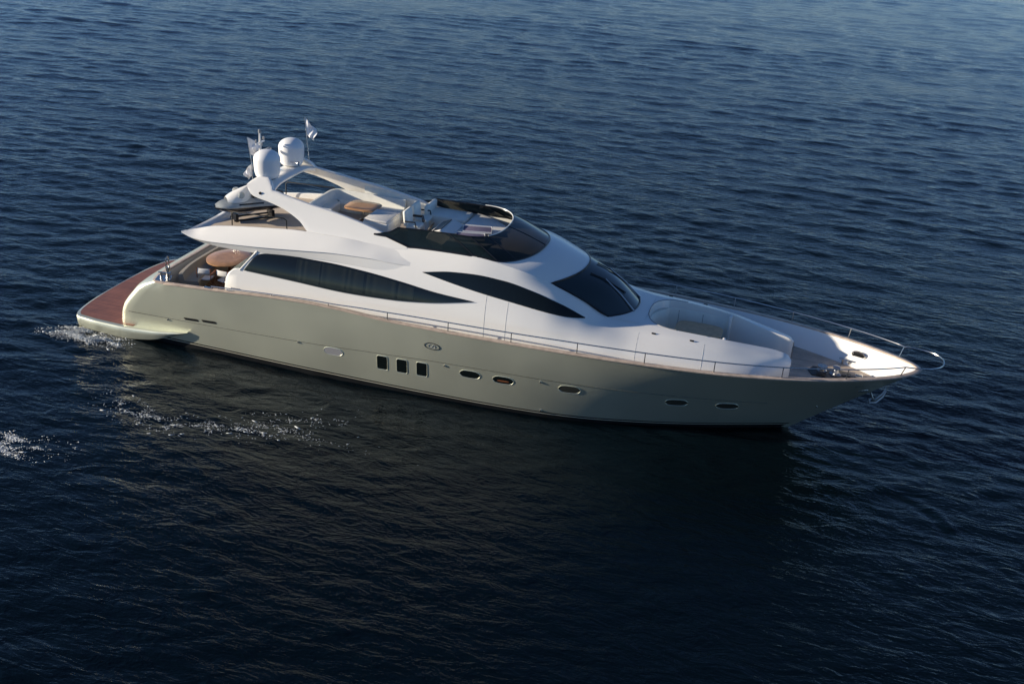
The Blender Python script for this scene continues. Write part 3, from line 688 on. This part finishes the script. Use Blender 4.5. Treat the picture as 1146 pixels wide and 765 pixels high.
# black guard rail of the aft flybridge
for s in (-1, 1):
    part('guard_rail', MB().tube(rounded3 := [(5.48, s*2.02, 4.62), (5.48, s*2.02, 5.06), (5.55, s*2.02, 5.12), (7.52, s*2.02, 5.20), (7.62, s*2.02, 5.14), (7.64, s*2.02, 4.74)], .022, 8), 'rubber')
# ---------------------------------------------------------------- cockpit
cs = [(-2.15+0, 0)]
pth = [(3.05+.28*(abs(y)/2.3)**3, y) for y in np.linspace(-2.3, 2.3, 25)][::-1]
sofa('cockpit_sofa', pth, .45, .72, 1.75, depth=.72, th=.16, m='cockpit')
# quarter fittings: fairlead recess, posts, cleats
for s in (-1, 1):
    part('mooring_recess', MB().prism([(2.80, s*2.75), (3.28, s*2.62), (3.46, s*3.02), (3.38, s*3.22), (2.95, s*3.24)], 'z', 2.46, 2.505), 'steel', bevel=.015)
    c = MB(); c.tube([(3.05, s*2.95, 2.50), (3.05, s*2.95, 2.72)], .045, 10); c.tube([(3.28, s*2.90, 2.50), (3.28, s*2.90, 2.70)], .045, 10); c.tube([(2.95, s*2.96, 2.70), (3.40, s*2.88, 2.70)], .03, 8)
    part('mooring_cleat', c, 'steel')
    g = MB(); g.tube([(2.95, s*2.30, 2.45), (2.95, s*2.30, 3.05), (2.97, s*2.40, 3.12), (3.0, s*2.55, 3.05), (3.0, s*2.55, 2.5)], .022, 8)
    part('gate_rail', g, 'steel')
    part('capstan', MB().lathe([(.0, 0), (.11, 0), (.11, .03), (.06, .06), (.05, .16), (.09, .22), (.09, .24), (0, .25)], (3.0, s*2.45, 2.48), 18), 'steel')
    for x in (5.15, 6.05): part('side_fairlead', MB().box((x, s*(SB(x)-.07), SZ(x)+.05), (.28, .10, .03), bev=.012), 'steel')
    part('vent_slot', MB().box((6.05, s*2.945, 2.62), (.36, .03, .05), bev=.01), 'grey')
# stanchions and guard rail
ST = [(5.6, .10), (7.68, .08), (9.86, .11), (12.05, .28), (14.23, .34), (16.42, .36), (18.63, .38), (20.82, .38), (23.01, .38), (25.10, .38), (27.05, .38), (28.72, .38)]
RH = pchip([a for a, b_ in ST]+[29.4], [b_ for a, b_ in ST]+[.38])
def rail_xy(x, s, lean=1):
    l = float(np.clip((x-26)/3, 0, 1))*.22; y = max(SB(x)-.05, 0)
    return y, l
for s in (-1, 1):
    pts = []
    for x in np.concatenate([np.linspace(5.3, 27, 70), np.linspace(27.2, 28.72, 10)]):
        y, l = rail_xy(x, s); pts.append((x+l*.5, s*(y+l*.35), SZ(x)+.02+RH(x)))
    # round the nose
    last = pts[-1]; zz = SZ(29.4)+.40; y0 = abs(last[1])
    for a in np.linspace(0, math.pi/2, 10)[1:]:
        pts.append((last[0]+(30.02-last[0])*math.sin(a), s*y0*math.cos(a)**.8 if a < 1.56 else 0, last[2]+(zz-last[2])*math.sin(a)))
    rl = part('guard_rail', MB().tube(pts, .021, 8), 'steel')
    for x, h in ST[1:]:
        y, l = rail_xy(x, s); part('stanchion', MB().tube([(x, s*y, SZ(x)+.02), (x+l*.5, s*(y+l*.35), SZ(x)+.02+RH(x))], .017, 8), 'steel', parent=rl)
# ---------------------------------------------------------------- foredeck
sofa('foredeck_sofa', [(x, -max(well_half(x)-.03, 0)) for x in np.linspace(23.0, 20.9, 14)]+[(20.46+.44*(1-math.cos(a)**1.0)*0+.0+ .42*abs(math.sin(a))**2, -1.0*math.sin(a)) for a in np.linspace(1.3, -1.3, 13)]+[(x, max(well_half(x)-.03, 0)) for x in np.linspace(20.9, 23.0, 14)], .42, .86, DZ+.01, depth=.62, th=.14, m='fabric')
for x in (21.25, 22.1):
    for s in (-1, 1):
        w = well_half(x)-.03-.145; part('cushion_seam', MB().tube([(x, s*w, DZ+.86), (x, s*(w-.015), DZ+.46), (x, s*(w-.42), DZ+.432)], .010, 5), 'grey')
for s in (-1, 1):
    part('well_post', MB().box((23.06, s*(sec(23.06)[-1][0]-.12), 2.76), (.10, .24, 1.02), bev=.03), 'white')
wl = part('windlass', MB().lathe([(0, 0), (.20, 0), (.20, .05), (.11, .09), (.08, .20), (.13, .27), (.13, .30), (0, .32)], (26.80, .02, DZ), 24), 'steel_dull')
part('windlass_plate', MB().prism([(26.05+.0, -.35), (26.9, -.42), (27.3, -.1), (27.3, .25), (26.9, .42), (26.05, .35), (25.9, 0)], 'z', DZ+.002, DZ+.03), 'black', parent=wl)
part('gypsy', MB().lathe([(.0, 0), (.17, 0), (.17, .05), (.10, .1), (.17, .15), (.17, .2), (0, .2)], (26.35, .05, DZ+.03), 20), 'steel', parent=wl)
ch = MB()
for i in range(22):
    a, b_ = 26.95+i*.065, 0.05; q = [(a+.05*math.cos(t), b_+(.025*math.sin(t) if i % 2 else 0), DZ+.05+(0 if i % 2 else .025*math.sin(t))) for t in np.linspace(0, 2*math.pi, 9)[:-1]]
    ch.tube(q, .010, 5, closed=True)
part('anchor_chain', ch, 'chain')
part('chain_stopper', MB().box((27.55, .05, DZ+.07), (.26, .20, .14), bev=.03), 'steel')
for s in (-1, 1):
    c = MB(); c.tube([(27.0, s*1.05, DZ), (27.0, s*1.05, DZ+.16)], .03, 8); c.tube([(27.22, s*1.0, DZ), (27.22, s*1.0, DZ+.16)], .03, 8); c.tube([(26.88, s*1.08, DZ+.17), (27.34, s*.97, DZ+.17)], .025, 8)
    part('bow_cleat', c, 'steel')
    # fairlead through the bulwark
    x, z = 27.48, 2.62; y = hull_y(x, z)-.125
    fl = part('bulwark_fairlead', MB().box((x, s*(y), z), (.40, .05, .20), rz=-s*.44, bev=.028), 'black')
    q = [(x+.24*math.cos(t)*math.cos(.44), s*(y-.02-.24*math.cos(t)*math.sin(.44)), z+.13*math.sin(t)) for t in np.linspace(0, 2*math.pi, 21)[:-1]]
    part('fairlead_ring', MB().tube(q, .022, 6, closed=True), 'steel', parent=fl)
# anchor in its pocket on the near bow, roller plate behind it
for s in (-1,):
    ax, az = 28.25, 1.95; yy = hull_y(ax-.3, az)
    an = part('anchor', MB().tube([(28.0, s*(hull_y(28.0, 2.1)+.02), 2.05), (28.12, s*.36, 1.80), (28.2, s*.34, 1.76)], [.03, .035, .035], 8), 'steel_dull')
    fl = MB(); fl.tube([(28.02, s*.50, 1.72), (28.22, s*.46, 1.76), (28.40, s*.40, 1.98), (28.46, s*.36, 2.18)], [.03, .05, .045, .02], 8)
    fl.tube([(28.02, s*.22, 1.72), (28.22, s*.20, 1.76), (28.40, s*.16, 1.98), (28.46, s*.12, 2.16)], [.03, .05, .045, .02], 8); fl.tube([(28.02, s*.52, 1.72), (28.02, s*.20, 1.72)], .03, 8)
    part('anchor_fluke', fl, 'steel_dull', parent=an)
    part('anchor_pocket', MB().box((27.72, s*(hull_y(27.72, 2.2)+.012), 2.2), (.36, .03, .07), rz=s*-.50, bev=.012), 'steel', parent=an)
# ---------------------------------------------------------------- openings in the hull side
def on_hull(x, z, s, o=0): return np.array([x, s*(hull_y(x, z)+o), z])
def hull_patch(shape, cx_, cz, s, o, slope=0):
    """shape: outline in local (along, up) metres -> centre fan of rings laid on the hull surface"""
    pts = []; n = len(shape)
    for k in (0.0, .5, 1.0):
        for a, b_ in shape: pts.append(on_hull(cx_+a*k, cz+b_*k+a*k*slope, s, o))
    fs = [(i, (i+1) % n, n+(i+1) % n, n+i) for i in range(n)]+[(n+i, n+(i+1) % n, 2*n+(i+1) % n, 2*n+i) for i in range(n)]
    return MB().add(pts, fs)
def hexa(w, h, c, seg=4):
    base = [(-w+c, -h), (w-c, -h), (w, 0), (w-c, h), (-w+c, h), (-w, 0)]; return [tuple(p) for p in _round2(base, .35)]
def _round2(base, f, n=5):
    out = []
    for i, p in enumerate(base):
        p = np.array(p); a = np.array(base[i-1])-p; b_ = np.array(base[(i+1) % len(base)])-p
        for t in np.linspace(0, 1, n): out.append((1-t)**2*(p+a*f)+2*t*(1-t)*p+t*t*(p+b_*f))
    return out
def ring_on_hull(shape, cx_, cz, s, r, o, slope=0, m='hull', name='porthole_rim', parent=None):
    return part(name, MB().tube([on_hull(cx_+a, cz+b_+a*slope, s, o) for a, b_ in shape], r, 6, closed=True), m, parent=parent)
SL = .02
for i, (x, z, m) in enumerate(((10.02, 1.13, 'grey'), (15.06, 1.30, 'glass'), (16.22, 1.31, 'glass'), (18.47, 1.37, 'port'), (21.94, 1.25, 'port'), (23.56, 1.22, 'port'))):
    for s in (-1, 1):
        sh = hexa(.38, .135, .13)
        pt = part('porthole', hull_patch(sh, x, z, s, .008, SL), m)
        ring_on_hull([(a*1.04, b_*1.08) for a, b_ in sh], x, z, s, .010, .004, SL, m='hull', parent=pt)
        if i == 2: part('porthole_lamp', hull_patch([(a*.6, b_*.22-.03) for a, b_ in sh], x, z, s, .012, SL), 'orange', parent=pt)
for x, z in ((11.87, 1.08), (12.60, 1.10), (13.33, 1.13)):
    for s in (-1, 1):
        sh = [tuple(p) for p in _round2([(-.185, -.26), (.185, -.26), (.185, .26), (-.185, .26)], .16)]
        pt = part('hull_window', hull_patch(sh, x, z, s, .008, .02), 'glass')
        ring_on_hull([(a*1.06, b_*1.04) for a, b_ in sh], x, z, s, .011, .004, .02, parent=pt)
for s in (-1, 1):
    for x, z in ((4.36, 1.22), (5.10, 1.28)):
        sh = [tuple(p) for p in _round2([(-.30, .05), (-.22, -.045), (.34, -.045), (.30, .05)], .2)]
        part('exhaust_vent', hull_patch(sh, x, z, s, .008, .06), 'boot')
    for x, z in ((3.40, 1.02), (8.68, 1.22), (14.16, 1.46), (17.5, 1.50), (17.53, .30), (26.4, 1.25)):
        c = on_hull(x, z, s, .01); part('deck_drain', MB().lathe([(.0, .03), (.03, .03), (.045, 0), (.045, -.02)], (0, 0, 0), 12, rot=Matrix.Rotation(R_(-90*s)*-1, 3, 'X')).__class__().lathe([(.0, .025), (.028, .025), (.04, 0), (.04, -.02)], tuple(c), 12, rot=Matrix.Rotation(R_(-90*s), 3, 'X')), 'steel')
    # oval emblem: ring, two looping letters
    ex, ez = 13.70, 2.12
    ov = [(.27*math.cos(t), .115*math.sin(t)) for t in np.linspace(0, 2*math.pi, 29)[:-1]]
    em = part('hull_emblem', hull_patch(ov, ex, ez, s, .006, -.02), 'hull')
    ring_on_hull(ov, ex, ez, s, .013, .008, -.02, m='black', name='emblem_ring', parent=em)
    mk = MB()
    for c0, a0, a1 in ((-.075, .9, 5.4), (.06, -2.2, 2.2)):
        mk.tube([on_hull(ex+(c0+.055*math.cos(t)), ez+.055*math.sin(t), s, .012) for t in np.linspace(a0, a1, 14)], .010, 5)
    mk.tube([on_hull(ex-.02+k*.06, ez-.05+k*.1, s, .012) for k in np.linspace(0, 1, 5)], .009, 5)
    part('emblem_letters', mk, 'grey', parent=em)
# ---------------------------------------------------------------- loose things aboard
def round_table(name, loc, rx, ry, h, label, rz=0, square=False, group=None, top='tabletop'):
    t = thing(name, loc, label, 'table', rz, group)
    n = 44; e = 2/4.2 if square else 1.0
    def ringp(k, z): return [(rx*k*math.copysign(abs(math.cos(a))**e, math.cos(a)), ry*k*math.copysign(abs(math.sin(a))**e, math.sin(a)), z) for a in np.linspace(0, 2*math.pi, n+1)[:-1]]
    g = [ringp(.02, h), ringp(.5, h), ringp(.97, h), ringp(1, h-.012), ringp(1, h-.04), ringp(.96, h-.05), ringp(.02, h-.05)]
    obj('tabletop', MB().grid(g, close_v=True), top, t, ang=50)
    obj('pedestal', MB().lathe([(0, 0), (.16, 0), (.16, .03), (.06, .07), (.05, h-.10), (.14, h-.055), (0, h-.055)], (0, 0, 0), 20), 'wood' if not square else 'steel', t)
    return t
round_table('dining_table', (4.12, -.08, 1.752), .80, .98, .74, 'oval varnished teak table in the open aft cockpit, under the overhang', 0)
round_table('folding_table', (9.35, .62, FD+.01), .62, .55, .56, 'squarish teak table in front of the curved flybridge sofa', 0, True)
round_table('deck_table', (22.12, 0, DZ+.015), .80, .58, .74, 'brown teak table sunk in the foredeck seating well, between the curved seats', 0, True, top='palewood')
def director_chair(loc, rz, label, group):
    t = thing('folding_chair', loc, label, 'chair', rz, group)
    for s in (-1, 1):
        obj('leg_frame', MB().tube([(-.24, s*.24, .02), (.24, s*.24, .40)], .018, 6).tube([(.24, s*.24, .02), (-.24, s*.24, .40)], .018, 6), 'wood', t)
        obj('armrest', MB().box((0, s*.27, .62), (.50, .06, .025), bev=.008).tube([(-.22, s*.26, .40), (-.24, s*.26, .86)], .017, 6).tube([(.22, s*.26, .40), (.22, s*.26, .62)], .017, 6), 'wood', t)
    P = [[(-.22+.44*a, -.24+.48*b_, .42-.03*math.sin(math.pi*b_)) for b_ in np.linspace(0, 1, 8)] for a in np.linspace(0, 1, 4)]
    obj('seat', MB().grid(P), 'canvas', t, solid=.012)
    P = [[(-.235-.03*math.sin(math.pi*b_)+.0*a, -.26+.52*b_, .62+.22*a) for b_ in np.linspace(0, 1, 8)] for a in np.linspace(0, 1, 4)]
    obj('backrest', MB().grid(P), 'canvas', t, solid=.012)
    return t
cg = 'folding teak chairs round the cockpit table'
director_chair((3.98, -1.50, 1.752), R_(100), 'folding teak chair with white canvas, the aft one beside the cockpit table', cg)
director_chair((4.75, -1.40, 1.752), R_(86), 'folding teak chair with white canvas, half hidden behind the white cabin side', cg)
# jet ski on the aft flybridge, lying at an angle across the deck
js = thing('jet_ski', (5.58, -.78, 4.80), 'silver and black jet ski stowed on the aft flybridge behind the radar arch', 'jet ski', R_(48))
JS = {-1.35: (.10, .26, .30, .36, .40), -1.15: (.30, .12, .30, .44, .52), -.7: (.46, .02, .30, .50, .60), -.1: (.50, .0, .30, .52, .64), .5: (.50, .0, .28, .46, .56), 1.1: (.47, .02, .26, .40, .48), 1.3: (.42, .06, .26, .36, .42)}
kk = sorted(JS); jf = pchip(kk, np.array([JS[k] for k in kk])); P = []; Q = []
for x in np.linspace(-1.35, 1.3, 34):
    w, kz_, gz, dz_, cz_ = jf(x); P.append([(x, 0, kz_), (x, w*.55, kz_+.07), (x, w*.96, gz-.07), (x, w, gz)]); Q.append([(x, w, gz), (x, w*1.03, gz+.03), (x, w*.86, dz_-.06), (x, w*.5, dz_), (x, 0, cz_)])
obj('lower_hull', MB().grid2(np.array(P)).add([P[-1][i] for i in range(4)]+[(a, -b_, c) for a, b_, c in P[-1][::-1]], [tuple(range(8))]), 'navy', js, ang=40)
obj('deck_shell', MB().grid2(np.array(Q)).add([Q[-1][i] for i in range(5)]+[(a, -b_, c) for a, b_, c in Q[-1][::-1]], [tuple(range(10))]), 'silver', js, ang=40)
P = []
for x in np.linspace(-.95, -.05, 14):
    t = (x+.95)/.9; P.append([(x, .40*math.sin(math.pi*(.18+.72*t))*math.cos(a), .48+(.14+.40*t**.8)*math.sin(a)) for a in np.linspace(0, math.pi, 14)])
obj('hood', MB().grid(P).add(P[-1], [tuple(range(14))]), 'white', js, ang=50)
P = []
for x in np.linspace(-.02, 1.15, 14):
    t = (x+.02)/1.17; w = .20+.04*t; h = .20+.08*math.sin(t*3.1)-.06*t; P.append([(x, w*math.cos(a), .50+h*abs(math.sin(a))**.6) for a in np.linspace(0, math.pi, 12)])
obj('saddle', MB().grid(P).add(P[-1], [tuple(range(12))]).add(P[0], [tuple(range(12))]), 'rubber', js, ang=50)
obj('handlebar', MB().tube([(-.02, -.40, .92), (-.10, -.2, .94), (-.14, 0, .90), (-.10, .2, .94), (-.02, .40, .92)], .022, 8).tube([(-.22, 0, .66), (-.12, 0, .92)], .045, 8), 'rubber', js)
for s in (-1, 1):
    obj('mirror', MB().lathe([(0, .05), (.09, .04), (.12, 0), (.10, -.03), (0, -.04)], (-.48, s*.34, .74), 18, rot=Matrix.Rotation(R_(-82*s), 3, 'X')), 'silver', js)
    obj('side_stripe', MB().grid([[(x, s*(jf(x)[0]*.965), jf(x)[2]+.10), (x, s*(jf(x)[0]*.90+.01), jf(x)[2]+.15)] for x in np.linspace(-.6, .3, 10)]), 'navy', js)
ck = thing('jet_ski_cradle', (5.58, -.78, 4.53), 'low black cradle under the jet ski on the aft flybridge', 'cradle', R_(48))
for x in (-.65, .7): obj('chock', MB().prism([(-.30, 0), (.30, 0), (.28, .30), (.12, .27), (0, .26), (-.12, .27), (-.28, .30)], 'x', x-.05, x+.05), 'black', ck)
for s in (-1, 1): obj('runner', MB().box((0, s*.24, .04), (1.5, .05, .06), bev=.01), 'black', ck)
# flags: furled cloth hanging from short staffs
def flag(loc, h, w, drop, label, lean, seed, cloth_z, turn, group):
    t = thing('flag', loc, label, 'flag', 0, group); r = np.random.default_rng(seed); top = Vector((lean[0]*h, lean[1]*h, h))
    obj('staff', MB().tube([(0, 0, 0), tuple(top)], [.018, .010], 8), 'steel_dull', t)
    n, m = 22, 26; P = []
    for i in range(n):
        a = i/(n-1); row = []
        for j in range(m):
            b_ = j/(m-1); z = top.z-cloth_z-b_*drop; k = z/top.z
            fold = .07*a*math.sin(b_*7+a*5+seed)+.035*a*math.sin(a*15+b_*3)
            rr = w*a*(1-.25*b_)*(1-.18*math.sin(b_*6+seed)); sag = drop*.55*a**1.4
            row.append((top.x*k+rr*math.cos(turn+.5*a*math.sin(b_*4+seed)), top.y*k+rr*math.sin(turn)+fold, z-sag*(1-.35*b_)))
        P.append(row)
    obj('cloth', MB().grid(P), 'flag', t, solid=.004, ang=80)
    return t
fg = 'white flags on the radar arch'
flag((6.74, 1.52, 6.28), 1.60, .42, .62, 'white flag on a slim staff, forward of the farther radome', (-.10, 0), 2, .02, R_(10), fg)
flag((5.42, -.34, 6.20), 1.18, .36, .62, 'white flag hanging on the mast side, left of the nearer radome', (-.16, 0), 5, .0, R_(25), fg)
flag((5.62, -.72, 5.80), .72, .24, .42, 'small white flag drooping low beside the nearer radome', (-.05, 0), 9, .0, R_(200), fg)
# ---------------------------------------------------------------- foam: flecks riding on the waves
def foam(name, centres, n, size, label, lift=0.0):
    V, F = [], []
    tot = sum(c[5] for c in centres)
    for cx_, cy_, sx, sy, rot, wgt in centres:
        k = int(n*wgt/tot); a = rng.normal(0, 1, k); b_ = rng.normal(0, 1, k)
        # gather into streaks
        b_ = b_*.55+.45*np.sin(a*2.2+1.3*np.round(b_*1.6))+.15*rng.normal(0, 1, k)
        x = cx_+a*sx*math.cos(rot)-b_*sy*math.sin(rot); y = cy_+a*sx*math.sin(rot)+b_*sy*math.cos(rot)
        keep = (np.sin(x*3.1+np.sin(y*4.3)*1.5)*np.sin(y*5.7+np.sin(x*2.3)*1.7)+rng.normal(0, .35, k)) > .0
        x, y = x[keep], y[keep]; z = sea_z(x, y)
        lf = np.abs(rng.normal(0, 1, len(x)))*lift*np.exp(-((x-cx_)/sx/1.2)**2-((y-cy_)/sy/1.2)**2)
        for i in range(len(x)):
            r = size*math.exp(rng.normal(0, .55)); m = 6; ang = rng.uniform(0, 6.28); el = rng.uniform(1.2, 4.0); th = rng.normal(.3, .6); k0 = len(V)
            V.append((x[i], y[i], z[i]+.008+r*.3+lf[i]))
            for q in range(m):
                t = ang+q*6.283/m; rr = r*rng.uniform(.6, 1.25); u, v = rr*math.cos(t)*el, rr*math.sin(t)
                V.append((x[i]+u*math.cos(th)-v*math.sin(th), y[i]+u*math.sin(th)+v*math.cos(th), z[i]+.004+lf[i]))
            V.append((x[i], y[i], z[i]-.01+lf[i]*.9))
            for q in range(m): F.append((k0, k0+1+q, k0+1+(q+1) % m)); F.append((k0+m+1, k0+1+(q+1) % m, k0+1+q))
    mb = MB(); mb.v = V; mb.f = F
    me = bpy.data.meshes.new(name); me.from_pydata(V, [], F); me.update(); me.shade_smooth(); me.materials.append(FOAM)
    o = bpy.data.objects.new(name, me); COL.objects.link(o); tag(o, label, 'foam', kind='stuff'); return o
FOAM = mat('foam', (.50, .53, .55), .6)
foam('foam', [(.2, -3.9, .55, .30, .1, 3), (-.5, -3.75, .40, .28, .5, 2), (.95, -4.05, .45, .24, 0, 1.5)], 13000, .0088, 'white churned foam beside the corner of the swim platform', .06)
foam('foam', [(2.8, -11.2, .8, .42, .1, 2), (1.2, -11.6, 1.0, .5, .1, 2)], 6500, .0085, 'patch of broken foam flecks on the open water at the left edge', .0)
foam('foam', [(5.6, -8.1, .8, .45, -.3, 2), (7.6, -7.9, 1.0, .30, .2, 1.3), (10.0, -6.7, 1.0, .5, .5, 1.0), (9.0, -7.6, 2.2, .5, .1, .6)], 3000, .0068, 'thin scattered foam flecks on the water below the aft hull', .0)
